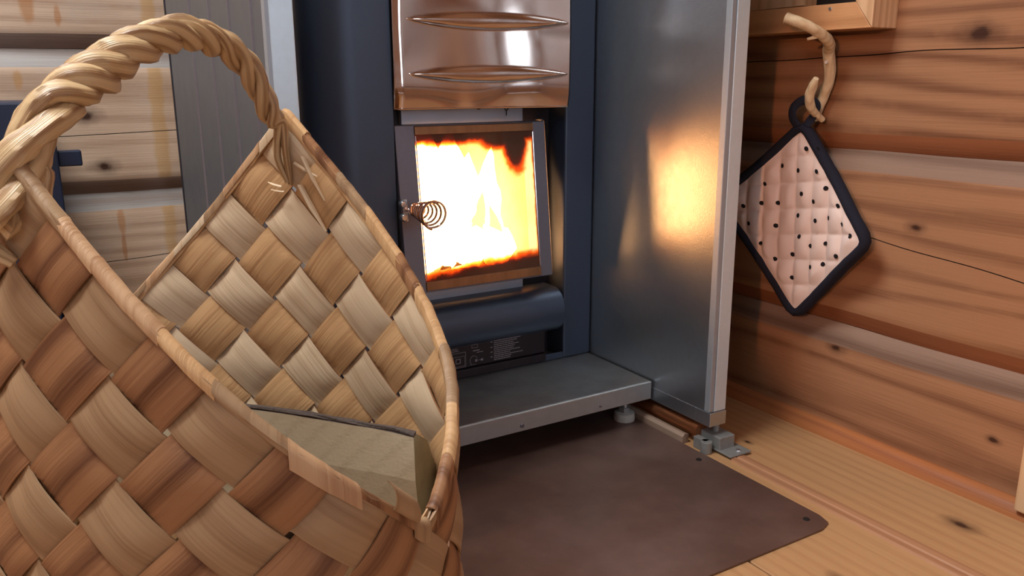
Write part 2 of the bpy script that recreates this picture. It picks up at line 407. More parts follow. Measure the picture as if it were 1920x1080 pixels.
# base plate with folded front edge
bpz = .0655
bt = thing('stove_base_plate', 'raised grey metal plate under the stove with folded front lip', 'base plate', (.48, .85, .04))
mb = MB(); mb.box(.2235, .7415, .850, 1.38, bpz-.003, bpz); mb.obj('top_sheet', M['galv_plate'], bt, bevel=.001)
mb = MB(); mb.box(.2235, .7415, .848, .851, .039, bpz-.0005); mb.obj('front_lip', M['lip_plate'], bt, bevel=.001)
for x in (.30, .523, .65):
    mb = MB(); r_ = .0022 if x > .6 else .0036; mb.tube([(x, .8495, .047), (x, .846, .047)], [r_, r_*.7], 12); mb.obj('rivet', M['door_steel'], bt)
def foot(x, y, lab):
    t = thing('levelling_foot', lab, 'foot', (x, y, .0028))
    mb = MB(); mb.tube([(x, y, .0028), (x, y, .006), (x, y, .014), (x, y, .0155)], [.0150, .0155, .0145, .012], 22); mb.obj('pad', M['white'], t, smooth=True)
    mb = MB(); mb.tube([(x, y, .0155), (x, y, .0225)], [.0082, .0082], 6); mb.obj('nut', M['bracket'], t)
    mb = MB(); mb.tube([(x, y, .0225), (x, y, .0620)], [.0045, .0045], 12); mb.obj('bolt', M['bolt'], t, smooth=True)
foot(.716, .876, 'grey screw foot under the right corner of the stove base plate')
mb = MB(); mb.box(.2235, .70, .955, 1.0, .003, .034)
mb.obj('wooden_batten', wood('batten', (.20, .13, .08), (.10, .06, .04), 'X', rough=.7), label='dark wooden batten in the gap beneath the stove base plate', cat='batten', bevel=.001, loc=(.46, .97, .003))
mb = MB(); mb.prism([(.734, 0.0), (.745, 0.0), (.745, .012), (.738, .014), (.734, .010)], 'Y', .772, .93)
mb.obj('wooden_lath', wood('lath', (.34, .25, .19), (.2, .13, .1), 'Y', rough=.7), label='worn grey wooden lath between floor plate and copper pipe', cat='lath', smooth=True, loc=(.74, .85, 0))
pp = thing('copper_pipe', 'rusty brown copper pipe running under the right metal shield', 'pipe', (.757, .85, .014))
mb = MB(); mb.tube([(.7575, .762, .020), (.7575, .80, .020), (.7575, .9, .020), (.7575, 1.2, .020)], .0115, 18); mb.obj('tube', M['pipe'], pp, smooth=True)
mb = MB(); mb.tube([(.7575, .758, .020), (.7575, .768, .020)], .0135, 18); mb.obj('collar', M['pipe'], pp, smooth=True)
br = thing('floor_bracket', 'small grey metal bracket screwed to the floor below the right shield', 'bracket', (.765, .74, 0.003))
mb = MB(); mb.box(.7535, .781, .722, .758, .0035, .0225); mb.obj('block', M['bracket'], br, bevel=.0012)
mb = MB(); mb.box(.752, .790, .700, .752, .0032, .0052); mb.obj('flange', M['bracket'], br, bevel=.0006)
mb = MB(); mb.tube([(.742, .735, .0005), (.742, .735, .0165)], .0078, 18); mb.box(.7395, .749, .735, .757, .0005, .0165); mb.obj('clamp_end', M['bracket'], br, bevel=.0006)
mb = MB(); mb.tube([(.775, .709, .0052), (.775, .709, .0068)], [.0038, .0028], 12); mb.obj('screw', M['bolt'], br)
mb = MB(); mb.tube([(.768, .745, .0225), (.768, .745, .0355)], .0045, 12); mb.obj('post', M['bracket'], br, smooth=True)

# ------------------------------------------------------------------ stove
st = thing('wood_stove', 'dark blue-grey wood stove with glass door and blazing fire inside', 'stove', (.535, 1.18, bpz))
ZT = .90; Z0 = bpz
pts = []
R_ = .058
for k in range(11):
    a = PI/2*k/10; pts.append((.319+R_-R_*math.cos(a), 1.0+R_-R_*math.sin(a)))
prof = pts+[(.4235, 1.0), (.4235, 1.36), (.319, 1.36)]
mb = MB(); mb.prism(prof, 'Z', Z0, ZT); mb.obj('side_column', M['stove'], st, smooth=True)
mb = MB(); mb.box(.692, .7435, 1.0, 1.36, Z0, ZT); mb.obj('side_column', M['stove'], st, bevel=.003)
# recess back with firebox opening, and soffit
FX0, FX1, FZ0, FZ1 = .452, .668, .198, .421
mb = MB()
mb.box(.4235, FX0, 1.045, 1.049, Z0, .46); mb.box(FX1, .692, 1.045, 1.049, Z0, .46)
mb.box(FX0, FX1, 1.045, 1.049, Z0, FZ0); mb.box(FX0, FX1, 1.045, 1.049, FZ1, .46)
mb.box(.4235, .692, 1.0, 1.36, .457, ZT)
mb.obj('recess_panel', M['recess'], st)
for q0, q1 in ((FZ1+.001, .456), (.172, FZ0-.001)):
    mb = MB(); mb.box(.449, .640, 1.034, 1.044, q0, q1); mb.obj('face_plate', M['pale_plate'], st, bevel=.001)
mb = MB(); mb.tube([(.566, 1.034, .449), (.566, 1.031, .449)], [.004, .004], 12); mb.obj('face_screw', M['recess'], st)
mb = MB(); mb.tube([(.612, 1.033, .434+.004*math.sin(a)) if False else (.612+.0028*math.cos(a), 1.033, .446+.0028*math.sin(a)) for a in [2*PI*i/14 for i in range(14)]], .0006, 6, closed=True)
mb.tube([(.612, 1.033, .443), (.612, 1.033, .436)], .0006, 6); mb.obj('wire_hook', M['black'], st)
# firebox of fire bricks
fb = MB()
def quad(a, b_, c_, d): fb.add([a, b_, c_, d], [(0, 1, 2, 3)])
fb.box(FX0-.012, FX0, 1.05, 1.30, FZ0, FZ1); fb.box(FX1, FX1+.012, 1.05, 1.30, FZ0, FZ1)
fb.box(FX0-.012, FX1+.012, 1.05, 1.30, FZ0-.012, FZ0); fb.box(FX0-.012, FX1+.012, 1.05, 1.30, FZ1, FZ1+.012)
fb.box(FX0-.012, FX1+.012, 1.30, 1.31, FZ0-.012, FZ1+.012)
fb.obj('firebox', M['brick'], st)
# tilted door: helper from door-plane coordinates to the world
def dp(x, z, d=0.):
    k = (z-.425)/(.425-.212); return Vector((x, 1.003+.024*k-d, z))
door = None
def dslab(mb, x0, x1, z0, z1, d0, d1, mi=0):
    vs = [dp(x, z, d) for x in (x0, x1) for d in (d1, d0) for z in (z0, z1)]
    mb.add(vs, [(0, 1, 3, 2), (4, 6, 7, 5), (0, 4, 5, 1), (2, 3, 7, 6), (0, 2, 6, 4), (1, 5, 7, 3)], mi)
mb = MB()
dslab(mb, .4255, .4535, .207, .428, -.030, 0)
dslab(mb, .637, .657, .207, .428, -.030, 0)
dslab(mb, .4535, .637, .207, .2095, -.028, 0); dslab(mb, .4535, .637, .426, .428, -.028, 0)
dslab(mb, .6685, .672, .203, .430, -.0465, -.026); dslab(mb, .4255, .672, .2035, .2070, -.066, -.026)
# right bevel
vs = [dp(.657, .428, 0), dp(.672, .428, -.026), dp(.672, .207, -.026), dp(.657, .207, 0)]
mb.add(vs, [(0, 1, 2, 3)])
door = mb.obj('door', M['door_steel'], st, bevel=.0012)
mb = MB(); dslab(mb, .4235, .4262, .207, .428, -.03, -.010); mb.obj('hinge_gap', M['black'], door)
for (z0, z1, lab) in ((.4155, .426, 'upper heat-tinted glass strip'), (.2095, .2215, 'lower heat-tinted glass strip')):
    mb = MB(); dslab(mb, .4535, .637, z0, z1, -.004, .0012); mb.obj('glass_strip', M['tint'], door, bevel=.0004, label=lab)
# sooty glass
m, nt, b = newmat('sooty_glass'); n = N(nt)
geo = n.node('ShaderNodeNewGeometry').outputs['Position']; sx = n.node('ShaderNodeSeparateXYZ', i_0=geo)
X, Z = sx.outputs[0], sx.outputs[2]
wob = n.math('MULTIPLY', n.math('SUBTRACT', n.noise(geo, 38, 4, .6), .5), .045)
FRONT = 0
def smooth_in(v, lo, hi): return n.node('ShaderNodeMapRange', interpolation_type='SMOOTHSTEP', i_0=v, i_1=lo, i_2=hi, i_3=0., i_4=1.).outputs[0]
eb = smooth_in(n.math('ADD', n.math('ADD', n.math('MULTIPLY', Z, -1.), n.math('MULTIPLY', X, .08)), n.math('MULTIPLY', wob, .45)), -.246+.044, -.226+.044)   # soot along the bottom
et = smooth_in(n.math('ADD', Z, n.math('MULTIPLY', wob, .35)), .397, .411)                                     # along the top
# corner tongue at the upper right
dx = n.math('DIVIDE', n.math('SUBTRACT', X, .606), .024); dz = n.math('DIVIDE', n.math('SUBTRACT', Z, .412), .060)
rr = n.math('ADD', n.math('SQRT', n.math('ADD', n.math('MULTIPLY', dx, dx), n.math('MULTIPLY', dz, dz))), n.math('MULTIPLY', wob, 14.))
ec = smooth_in(n.math('MULTIPLY', rr, -1.), -1.15, -.45)
dx2 = n.math('DIVIDE', n.math('SUBTRACT', X, .585), .045); dz2 = n.math('DIVIDE', n.math('SUBTRACT', Z, .418), .028)
rr2 = n.math('ADD', n.math('SQRT', n.math('ADD', n.math('MULTIPLY', dx2, dx2), n.math('MULTIPLY', dz2, dz2))), n.math('MULTIPLY', wob, 12.))
ec2 = smooth_in(n.math('MULTIPLY', rr2, -1.), -1.2, -.5)
er = smooth_in(n.math('ADD', X, n.math('MULTIPLY', wob, .15)), .6335, .6395)
soot = n.math('MAXIMUM', n.math('MAXIMUM', n.math('MULTIPLY', eb, .93), n.math('MULTIPLY', et, .93)), n.math('MAXIMUM', n.math('MAXIMUM', n.math('MULTIPLY', ec, .985), n.math('MULTIPLY', ec2, .95)), n.math('MULTIPLY', er, .9)))
tr = n.node('ShaderNodeBsdfTransparent'); n.link(n.ramp(soot, [(0, (1, .97, .92)), (.35, (.75, .36, .12)), (.8, (.16, .035, .008)), (1, (.03, .008, .004))]), tr.inputs[0])
gl = n.node('ShaderNodeBsdfGlossy', i_Roughness=.06); gl.inputs[0].default_value = (.7, .7, .7, 1)
df = n.node('ShaderNodeBsdfDiffuse'); df.inputs[0].default_value = (.30, .15, .09, 1)
m1 = n.node('ShaderNodeMixShader', i_0=n.math('MULTIPLY', soot, .35), i_1=tr.outputs[0], i_2=df.outputs[0])
fr = n.node('ShaderNodeFresnel', i_IOR=1.45)
m2 = n.node('ShaderNodeMixShader', i_0=fr.outputs[0], i_1=m1.outputs[0], i_2=gl.outputs[0])
n.link(m2.outputs[0], nt.nodes['Material Output'].inputs['Surface'])
mb = MB(); dslab(mb, .4535, .637, .2215, .4155, -.004, -.001); mb.obj('glass', m, door)
# rope seal seen as bright rim inside the frame
for x_ in (.4545, .636):
    mb = MB(); mb.tube([dp(x_, .223, .000), dp(x_, .414, .000)], .0008, 6); mb.obj('glass_seal', M['chrome'], door)
# latch with two screws and a sprung wire handle
mb = MB(); dslab(mb, .427, .434, .305, .334, 0, .003); mb.obj('latch_plate', M['bolt'], door, bevel=.0008)
for z in (.328, .311):
    mb = MB(); a = dp(.4265, z, .002); mb.tube([a, a+Vector((0, -.005, 0)), a+Vector((0, -.007, 0))], [.0052, .0052, .0035], 14); mb.obj('latch_screw', M['bolt'], door, smooth=True)
mb = MB(); cx, cz = .4375, .3215; path = []; NT = 7.2; NN = 240
path.append(Vector((.430, .990, .319))); path.append(Vector((.433, .984, .319)))
for i in range(NN+1):
    q = i/NN; a = 2*PI*NT*q+PI; r = .0075+.0105*q**1.2
    path.append(Vector((cx+.002+r*math.cos(a), .982-.066*q, cz+r*math.sin(a))))
mb.tube(path, .0015, 8); mb.obj('spring_handle', M['chrome'], door, smooth=True, label='shiny coiled wire handle')
# ash box, rounded front, and the printed lower plate
prof = []
for k in range(13):
    a = PI*k/12; prof.append((1.012-.030*math.sin(a), .146+.034*math.cos(a)))
prof = [(1.044, .180)]+prof+[(1.044, .112)]
mb = MB(); mb.prism(prof, 'X', .450, .684); mb.obj('ash_drawer', M['stove'], st, bevel=.002, smooth=True)
mb = MB(); mb.box(.450, .660, 1.003, 1.044, .080, .114); mb.box(.450, .660, .999, 1.044, .0665, .079)
lp = mb.obj('lower_plate', M['recess'], st, bevel=.001)
mb = MB(); mb.box(.4235, .692, 1.000, 1.004, .066, .076); mb.obj('plinth', M['stove'], st, bevel=.0008)
# white print on the lower plate: pictograms, frame and lines of tiny instructions
mb = MB(); yp = 1.0029
def bar(x0, x1, z0, z1): mb.box(x0, x1, yp-.0002, yp+.0002, z0, z1)
def outline(x0, x1, z0, z1, t=.0005):
    bar(x0, x1, z0, z0+t); bar(x0, x1, z1-t, z1); bar(x0, x0+t, z0, z1); bar(x1-t, x1, z0, z1)
outline(.478, .523, .0815, .1045); outline(.500, .5215, .0835, .0985, .0004); outline(.5065, .5145, .088, .0955, .0011); bar(.480, .492, .0985, .0993); bar(.5, .501, .083, .101)
for i in range(11):
    L = [.046, .040, .034, .043, .036, .034, .045, .028, .050, .030, .028][i]; z = .1135-i*.0029
    x = .570
    while x < .570+L:
        l = random.uniform(.002, .006); bar(x, min(x+l, .570+L), z-.0012, z-.0001); x += l+.0007
for z in (.1125, .1045, .097, .0895): bar(.5645, .5675, z-.0012, z)
outline(.533, .543, .108, .113, .0004); bar(.535, .546, .103, .1042); bar(.541, .552, .1, .1007)
for i in range(5): bar(.488+i*.0, .4885+.008, .1065+i*.0012, .107+i*.0012)
bar(.4775, .4835, .106, .1105); bar(.500, .512, .107, .1076); bar(.500, .511, .109, .1096); bar(.5, .509, .111, .1116)
pth = [(.536+.006*math.cos(a), yp, .089+.007*math.sin(a)) for a in [PI*.1+PI*1.2*i/12 for i in range(13)]]
mb.tube(pth, .0003, 5); bar(.5385, .5415, .0865, .090); bar(.548, .5515, .0865, .0895); bar(.542, .548, .088, .0884); bar(.53, .540, .0825, .0828)
mb.obj('printed_instructions', M['print'], lp)
# polished deflector panel above the door
PX0, PX1, PZ0, PZ1 = .4245, .6835, .449, .86
def py(x, z):
    u = (x-PX0)/(PX1-PX0)*2-1
    t = max(0, min(1, (u+.45)/.95)); w_ = (PX1-PX0)/2
    # slope grows smoothly from left to right
    d = .004+.02*(u+1)*w_+.21*w_*(.95*(t**3-.5*t**4)+max(0, u-.5))+.0008*math.sin(u*6+z*9)+.0007*math.sin(z*34+u*2)
    if u > .90: d *= 1-((u-.90)/.10)**2*.95
    if u < -.95: d *= (u+1)/.05
    d += -.004*max(0, 1-(z-PZ0)/.03)**2
    return .994-d
rows = [[(PX0+(PX1-PX0)*j/60, py(PX0+(PX1-PX0)*j/60, PZ0+(PZ1-PZ0)*i/70), PZ0+(PZ1-PZ0)*i/70) for j in range(61)] for i in range(71)]
mb = MB(); mb.grid(rows)
mb.grid([[(p[0], .999, p[2]) for p in r] for r in (rows[0], rows[-1])])
pn = mb.obj('polished_panel', M['mirror'], st, smooth=True)
mb = MB(); mb.tube([(PX0+(PX1-PX0)*j/40, py(PX0+(PX1-PX0)*j/40, PZ0)-.0005, PZ0) for j in range(41)], .0013, 8); mb.tube([(PX0, py(PX0, PZ0+.4*i/10), PZ0+.4*i/10) for i in range(11)], .0009, 8)
mb.obj('panel_edge', M['mirror'], pn, smooth=True)
for zc in (.4925, .5595, .6265, .6935):
    rows = []
    for i in range(41):
        u = -1+2*i/40; x = .5555+.1125*u; half = .0112*(1-abs(u)**2.0)**1.0+.0008; row = []
        for j in range(13):
            v = -1+2*j/12; z = zc+half*v; hgt = .0065*(1-v*v)**.7*(1-u*u)**.6
            row.append((x, py(x, z)-.0003-hgt, z))
        rows.append(row)
    mb = MB(); mb.grid(rows); lv = mb.obj('louver', M['mirror'], pn, smooth=True)
    rim = [(.5555+.1125*math.cos(a), 0, zc+(.0118*math.sin(a)*abs(math.sin(a))**.35)) for a in [2*PI*i/64 for i in range(64)]]
    rim = [(x, py(x, z)-.0004, z) for x, _, z in rim]
# rim kept thin so that it reads as the pressed edge
    mb = MB(); mb.tube(rim, .0007, 6, closed=True)
    me = mb.obj('louver_rim', M['mirror'], pn, smooth=True)

# ------------------------------------------------------------------ fire
ft = thing('fire', 'white-hot fire burning on logs behind the stove glass', 'fire', (.545, 1.16, FZ0))
def flame_mat(name, s, colour):
    m, nt, b = newmat(name); n = N(nt)
    em = n.node('ShaderNodeEmission'); em.inputs[1].default_value = s; em.inputs[0].default_value = (*colour, 1)
    n.link(em.outputs[0], nt.nodes['Material Output'].inputs['Surface']); return m
FM = [flame_mat('flame_core', 20, (1, .47, .17)), flame_mat('flame_tip', 9, (1, .34, .07))]
def flame(x, y, z0, h, r, mi, name='flame'):
    mb = MB(); path = []; rad = []
    ph = random.random()*6
    for i in range(14):
        q = i/13; path.append((x+.010*math.sin(q*4+ph)*q, y+.008*math.cos(q*3.3+ph)*q, z0+h*q)); rad.append(r*max(.02, (math.sin(PI*(q**.62)))**.8))
    rad[0] = r*.5
    mb.tube(path, rad, 14, jit=.35); mb.obj(name, FM[mi], ft, smooth=True)
for i, (x, y, h, r) in enumerate([(.476, 1.12, .18, .028), (.50, 1.15, .205, .034), (.53, 1.13, .21, .036), (.556, 1.16, .19, .036), (.585, 1.13, .185, .036), (.610, 1.15, .165, .034), (.630, 1.12, .175, .024), (.515, 1.20, .21, .04), (.57, 1.21, .2, .04), (.47, 1.19, .2, .03), (.622, 1.2, .15, .03), (.648, 1.17, .13, .022), (.655, 1.23, .15, .02), (.50, 1.245, .205, .045), (.56, 1.245, .205, .045), (.62, 1.245, .195, .042)]):
    flame(x, y, FZ0+.012, h, r, 0)
mb = MB(); mb.tube([(.468+.185*q/10, 1.088+.012*(q % 2), .240+.006*math.sin(q*2.)) for q in range(11)], [.018]+[.030]*9+[.018], 14, jit=.3); mb.obj('flame', FM[0], ft, smooth=True)
for (x, y, h, r) in [(.595, 1.09, .11, .014), (.62, 1.09, .09, .012), (.48, 1.09, .10, .012)]:
    flame(x, y, FZ0+.012, h, r, 1)
m_coal, nt, b = newmat('burning_log'); n = N(nt)
nz = n.noise(n.node('ShaderNodeNewGeometry').outputs['Position'], 60, 4)
b.inputs['Base Color'].default_value = (.02, .012, .01, 1); n.link(n.ramp(nz, [(.45, (.05, .01, .0)), (.6, (1, .35, .08))]), b.inputs['Emission Color']); b.inputs['Emission Strength'].default_value = 5
for i, (y, z, tw) in enumerate([(1.10, .224, .01), (1.16, .226, -.02), (1.22, .228, .01)]):
    mb = MB(); mb.tube([(.465+.16*q/6, y+tw*(q/6-.5), z) for q in range(7)], .018, 10, jit=.3); mb.obj('burning_log', m_coal, ft, smooth=True)

# ------------------------------------------------------------------ shelf frame on the right wall
sf = thing('wooden_shelf_frame', 'open pine frame on the log wall above the potholder, mitred corner', 'shelf', (.91, .76, .56))
XF = .888
mb = MB(); mb.add([(XF, 1.05, .5445), (XF, .652, .5425), (XF, .676, .5735), (XF, 1.05, .5765), (XW, 1.05, .5445), (XW, .652, .5425), (XW, .676, .5735), (XW, 1.05, .5765)],
                  [(0, 1, 2, 3), (7, 6, 5, 4), (0, 4, 5, 1), (1, 5, 6, 2), (2, 6, 7, 3), (3, 7, 4, 0)])
mb.obj('bottom_rail', M['shelf_pine'], sf, bevel=.0008)
mb = MB(); mb.add([(XF-.001, .6505, .5425), (XF-.001, .6505, .80), (XF-.001, .676, .80), (XF-.001, .676, .5745), (XW, .6505, .5425), (XW, .6505, .80), (XW, .676, .80), (XW, .676, .5745)],
                  [(0, 1, 2, 3), (7, 6, 5, 4), (0, 4, 5, 1), (1, 5, 6, 2), (2, 6, 7, 3), (3, 7, 4, 0)])
mb.obj('side_stile', M['pale_pine'], sf, bevel=.0008)
mb = MB(); mb.box(.900, XW, .765, 1.05, .5765, .80); mb.obj('inner_panel', M['pale_pine'], sf)
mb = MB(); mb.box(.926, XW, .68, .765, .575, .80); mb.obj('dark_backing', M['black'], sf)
mb = MB(); mb.tube([(XF+.001, .712, .568), (XF-.0012, .712, .568)], [.0028, .002], 12); mb.obj('screw', M['bolt'], sf)

ub = thing('upright_board', 'pale upright board fixed against the log wall at the right edge of the view', 'board', (.92, .38, .012))
mb = MB(); mb.box(.912, .934, .28, .427, .012, .80); mb.obj('board', M['pale_pine'], ub, bevel=.002)
mb = MB(); mb.box(.910, .934, .29, .41, .0, .0118); mb.obj('packing_block', M['shelf_pine'], ub)

# ------------------------------------------------------------------ branch hook
bh = thing('branch_hook', 'peeled crooked branch used as a hook on the log wall', 'hook', (.92, .727, .5))
def smooth_path(pts, n=8):
    pts = [Vector(p) for p in pts]; out = []
    P = [pts[0]*2-pts[1]]+pts+[pts[-1]*2-pts[-2]]
    for i in range(1, len(P)-2):
        for k in range(n):
            t = k/n; a, b_, c_, d = P[i-1:i+3]
            out.append(.5*((2*b_)+(c_-a)*t+(2*a-5*b_+4*c_-d)*t*t+(3*b_-a-3*c_+d)*t**3))
    out.append(pts[-1]); return out
def lerp_r(rs, n): 
    m_ = len(rs)-1; return [rs[min(m_, int(i/n*m_))]*(1-(i/n*m_) % 1)+rs[min(m_, int(i/n*m_)+1)]*((i/n*m_) % 1) for i in range(n)]
p = smooth_path([(.845, .742, .5575), (.855, .722, .549), (.872, .714, .540), (.895, .716, .529), (.911, .728, .518), (.917, .729, .503), (.919, .729, .485), (.9215, .736, .468), (.9225, .745, .446), (.9235, .752, .432)])
mb = MB(); mb.tube(p, lerp_r([.0072, .0070, .0066, .0070, .0078, .0072, .0070, .0066, .0062, .0052], len(p)), 14, jit=.12)
mb.obj('branch', M['branch'], bh, smooth=True)
d = (Vector(p[0])-Vector(p[1])).normalized()
mb = MB(); mb.tube([p[0], p[0]+d*.0008], [.0073, .0070], 18); mb.obj('cut_end', M['branch_end'], bh, label='pale sawn end of the branch')
p2 = smooth_path([(.9175, .733, .432), (.905, .735, .440), (.893, .734, .450), (.886, .731, .463), (.883, .725, .475), (.880, .718, .485)])
mb = MB(); mb.tube(p2, lerp_r([.0040, .0052, .0060, .0062, .0056, .0030], len(p2)), 12, jit=.12); mb.obj('prong', M['branch'], bh, smooth=True)
mb = MB(); mb.tube([(.910, .728, .505), (.9065, .7265, .505)], [.0028, .0022], 10); mb.obj('screw', M['bolt'], bh)
mb = MB(); mb.tube([(.872, .716, .535), (.862, .722, .532)], [.0028, .0016], 8); mb.obj('twig_stub', M['branch'], bh)

# ------------------------------------------------------------------ potholder
XP = .898
ph = thing('potholder', 'pink quilted potholder with black dots and navy edge hanging from the branch hook', 'potholder', (XP, .75, .44))
K = [Vector((.747, .428)), Vector((.880, .315)), Vector((.748, .160)), Vector((.632, .286))]   # top, left, bottom, right in (y,z)
def ppt(u, v):
    a = K[0].lerp(K[1], u); b_ = K[3].lerp(K[2], u); q = a.lerp(b_, v)
    # edges pull in slightly
    c_ = Vector((.752, .297)); k = 1-.05*math.sin(PI*u)*0; 
    s = 4*u*(1-u) * (1 if v in (0, 1) else 0)
    return q
def bulge(y, z):
    qy = abs(math.sin(PI*(y-.012)/.0255)); qz = abs(math.sin(PI*(z+.15*y)/.0355))
    return .0048*(qy**.45)*(qz**.5)+.0022*mnoise.noise(Vector((y*55, z*30, 1)))
def xbase(y, z):
    return XP+.010*math.sin((y-.63)*17)-.016*((z-.16)/.27-.5)+.003*math.sin(y*60+z*10)*max(0, (.74-y)/.1)
NG = 90; f_, b__ = [], []
for i in range(NG+1):
    r1, r2 = [], []
    for j in range(NG+1):
        q = ppt(.03+.94*i/NG, .03+.94*j/NG); y, z = q; x = xbase(y, z); ef = min(1, i/8, j/8, (NG-i)/8, (NG-j)/8)
        r1.append((x-.0045-bulge(y, z)*ef, y, z)); r2.append((x+.003, y, z))
    f_.append(r1); b__.append(r2)
mb = MB(); mb.grid(f_); mb.grid(b__)
mb.obj('quilted_pad', M['cloth'], ph, smooth=True)
# binding, one band per edge, joined round the corners
loop = []
for a, b_ in ((0, 1), (1, 2), (2, 3), (3, 0)):
    for i in range(16):
        q = K[a].lerp(K[b_], i/16)
        c_ = Vector((.75, .296)); q = q+(c_-q)*.028*math.sin(PI*i/16)
        loop.append((xbase(*q)-.001, q.x, q.y))
# round the corners a little
L2 = [Vector(p_) for p_ in loop]
for _ in range(2): L2 = [(L2[i-1]+L2[i]*2+L2[(i+1) % len(L2)])/4 for i in range(len(L2))]
def band(mb, path, closed, w=.0068, t=.0088):
    n_ = len(path); rings = []
    for i, p_ in enumerate(path):
        a = path[i-1] if (closed or i) else p_; c_ = path[(i+1) % n_] if (closed or i < n_-1) else p_
        tn = (c_-a).normalized(); nx = Vector((1, 0, 0)); nx = (nx-tn*nx.dot(tn)).normalized(); bi = tn.cross(nx)
        wv = 1+.10*mnoise.noise(p_*70)
        rings.append([p_+nx*math.cos(2*PI*k/12)*t*wv+bi*math.sin(2*PI*k/12)*w*wv for k in range(12)])
    vs = [v for r in rings for v in r]; fs = []
    for i in range(n_ if closed else n_-1):
        j = (i+1) % n_
        for k in range(12): fs.append((i*12+k, i*12+(k+1) % 12, j*12+(k+1) % 12, j*12+k))
    if not closed: fs += [tuple(range(12)), tuple((n_-1)*12+k for k in range(12))]
    mb.add(vs, fs)
mb = MB(); band(mb, L2, True); mb.obj('edge_binding', M['binding'], ph, smooth=True)
lp_ = smooth_path([(.892, .752, .424), (.887, .757, .436), (.888, .756, .449), (.897, .748, .4575), (.9085, .738, .452), (.905, .738, .438), (.896, .742, .424)], 6)
mb = MB(); band(mb, lp_, False, .0062, .0026); mb.obj('hanging_loop', M['binding'], ph, smooth=True)
# printed dots, placed where the photograph shows them (y, z on the cloth)
dots = [(1509, 279), (1529, 280), (1464, 311), (1492, 320), (1526, 322), (1432, 345), (1540, 354), (1498, 364), (1397, 386), (1426, 381), (1454, 381), (1516, 379), (1564, 387), (1488, 405), (1404, 419), (1448, 424), (1520, 415), (1543, 410), (1573, 421), (1488, 445), (1422, 457), (1507, 463), (1535, 459), (1590, 443), (1473, 479), (1559, 482), (1443, 487), (1506, 503), (1528, 498), (1471, 523)]
mb = MB()
for (u, v) in dots:
    # y, z on the cloth plane, from the camera calibration
    ra = RR*((u-960)/FPX)+DD*((v-540)/FPX)+FF; t_ = .890/ra.x; y0, z0 = ra.y*t_, CAMZ+ra.z*t_
    r = .0031; vs = []
    def S(y, z): return (xbase(y, z)-.0049-bulge(y, z), y, z)
    vs.append(S(y0, z0))
    for k in range(10): vs.append(S(y0+r*math.cos(2*PI*k/10), z0+r*1.05*math.sin(2*PI*k/10)))
    mb.add(vs, [(0, 1+k, 1+(k+1) % 10) for k in range(10)])
mb.obj('dot_print', M['dot'], ph, kind='stuff')

# ------------------------------------------------------------------ navy crate at the back wall
nc = thing('plastic_crate', 'navy blue plastic crate with a rim standing by the back log wall', 'crate', (-.05, 1.4, .0))
mb = MB()
mb.box(-.24, .038, 1.28, 1.48, .410, .4595)
rimo = mb.obj('rim', M['navy'], nc, bevel=.003)
mb = MB(); mb.box(-.225, .030, 1.29, 1.47, .12, .4095); mb.obj('tub', M['navy'], nc, bevel=.004)
mb = MB(); mb.box(.0305, .052, 1.30, 1.44, .0, .4095); mb.obj('corner_post', M['navy'], nc, bevel=.002)
mb = MB(); mb.box(.0525, .083, 1.33, 1.352, .369, .391); mb.obj('side_tab', M['navy'], nc, bevel=.002)
mb = MB(); mb.box(-.225, -.2, 1.30, 1.44, 0, .1195); mb.obj('corner_post', M['navy'], nc, bevel=.002)

# ------------------------------------------------------------------ splint basket
BP = dict(cx=.09248, cy=.60026, rot=-.98428, a=.19071, b=.11613, n=2.72567, zp=.45224, zv=.20741, tv=.05, asym=.01453,
          kap=.96219, amp=.01572, ampv=-.018, tuck=.035, zt=.082, lx=.01579, ly=.04039, kap1=.023)
ZB = .012
def build_rim():
    p = BP; pts = []; NQ = 1440
    for i in range(NQ+1):
        t = 2*PI*i/NQ; c_, s_ = math.cos(t), math.sin(t)
        pts.append((p['a']*math.copysign(abs(c_)**(2/p['n']), c_), p['b']*math.copysign(abs(s_)**(2/p['n']), s_)))
    s = [0]
    for i in range(NQ): s.append(s[-1]+math.hypot(pts[i+1][0]-pts[i][0], pts[i+1][1]-pts[i][1]))
    P = s[-1]; out = []; NS = 720; k = 0
    for j in range(NS):
        S = P*j/NS
        while s[k+1] < S: k += 1
        f = (S-s[k])/(s[k+1]-s[k]); x = pts[k][0]+(pts[k+1][0]-pts[k][0])*f; y = pts[k][1]+(pts[k+1][1]-pts[k][1])*f
        q = (S-P/4) % (P/2); q = min(q, P/2-q)/(P/4); tv = p['tv']
        h = 1-q if q < 1-tv else 1-(1-tv)-((q-(1-tv))-(q-(1-tv))**2/(2*tv))
        h = (h-tv/2)/(1-tv/2)
        out.append((x, y, p['zv']+(p['zp']-p['zv'])*h+p['asym']*y/p['b']*.5))
    return out, P
RIM, PER = build_rim(); NR = len(RIM)
CR_, SR_ = math.cos(BP['rot']), math.sin(BP['rot'])
def rimat(S):
    f = (S/PER % 1)*NR; i = int(f); t = f-i; a = RIM[i % NR]; b_ = RIM[(i+1) % NR]
    return [a[k]+(b_[k]-a[k])*t for k in range(3)]
def off(z, zr):
    u = min(1, max(0, (z-ZB)/(zr-ZB)))
    amp = BP['amp']+BP['ampv']*max(0, min(1, (BP['zp']-zr)/(BP['zp']-BP['zv'])))
    o = amp*math.sin(PI*u**.8)*(1-u)**.15 if u < 1 else 0
    return o-BP['tuck']*max(0, 1-(z-ZB)/BP['zt'])**2
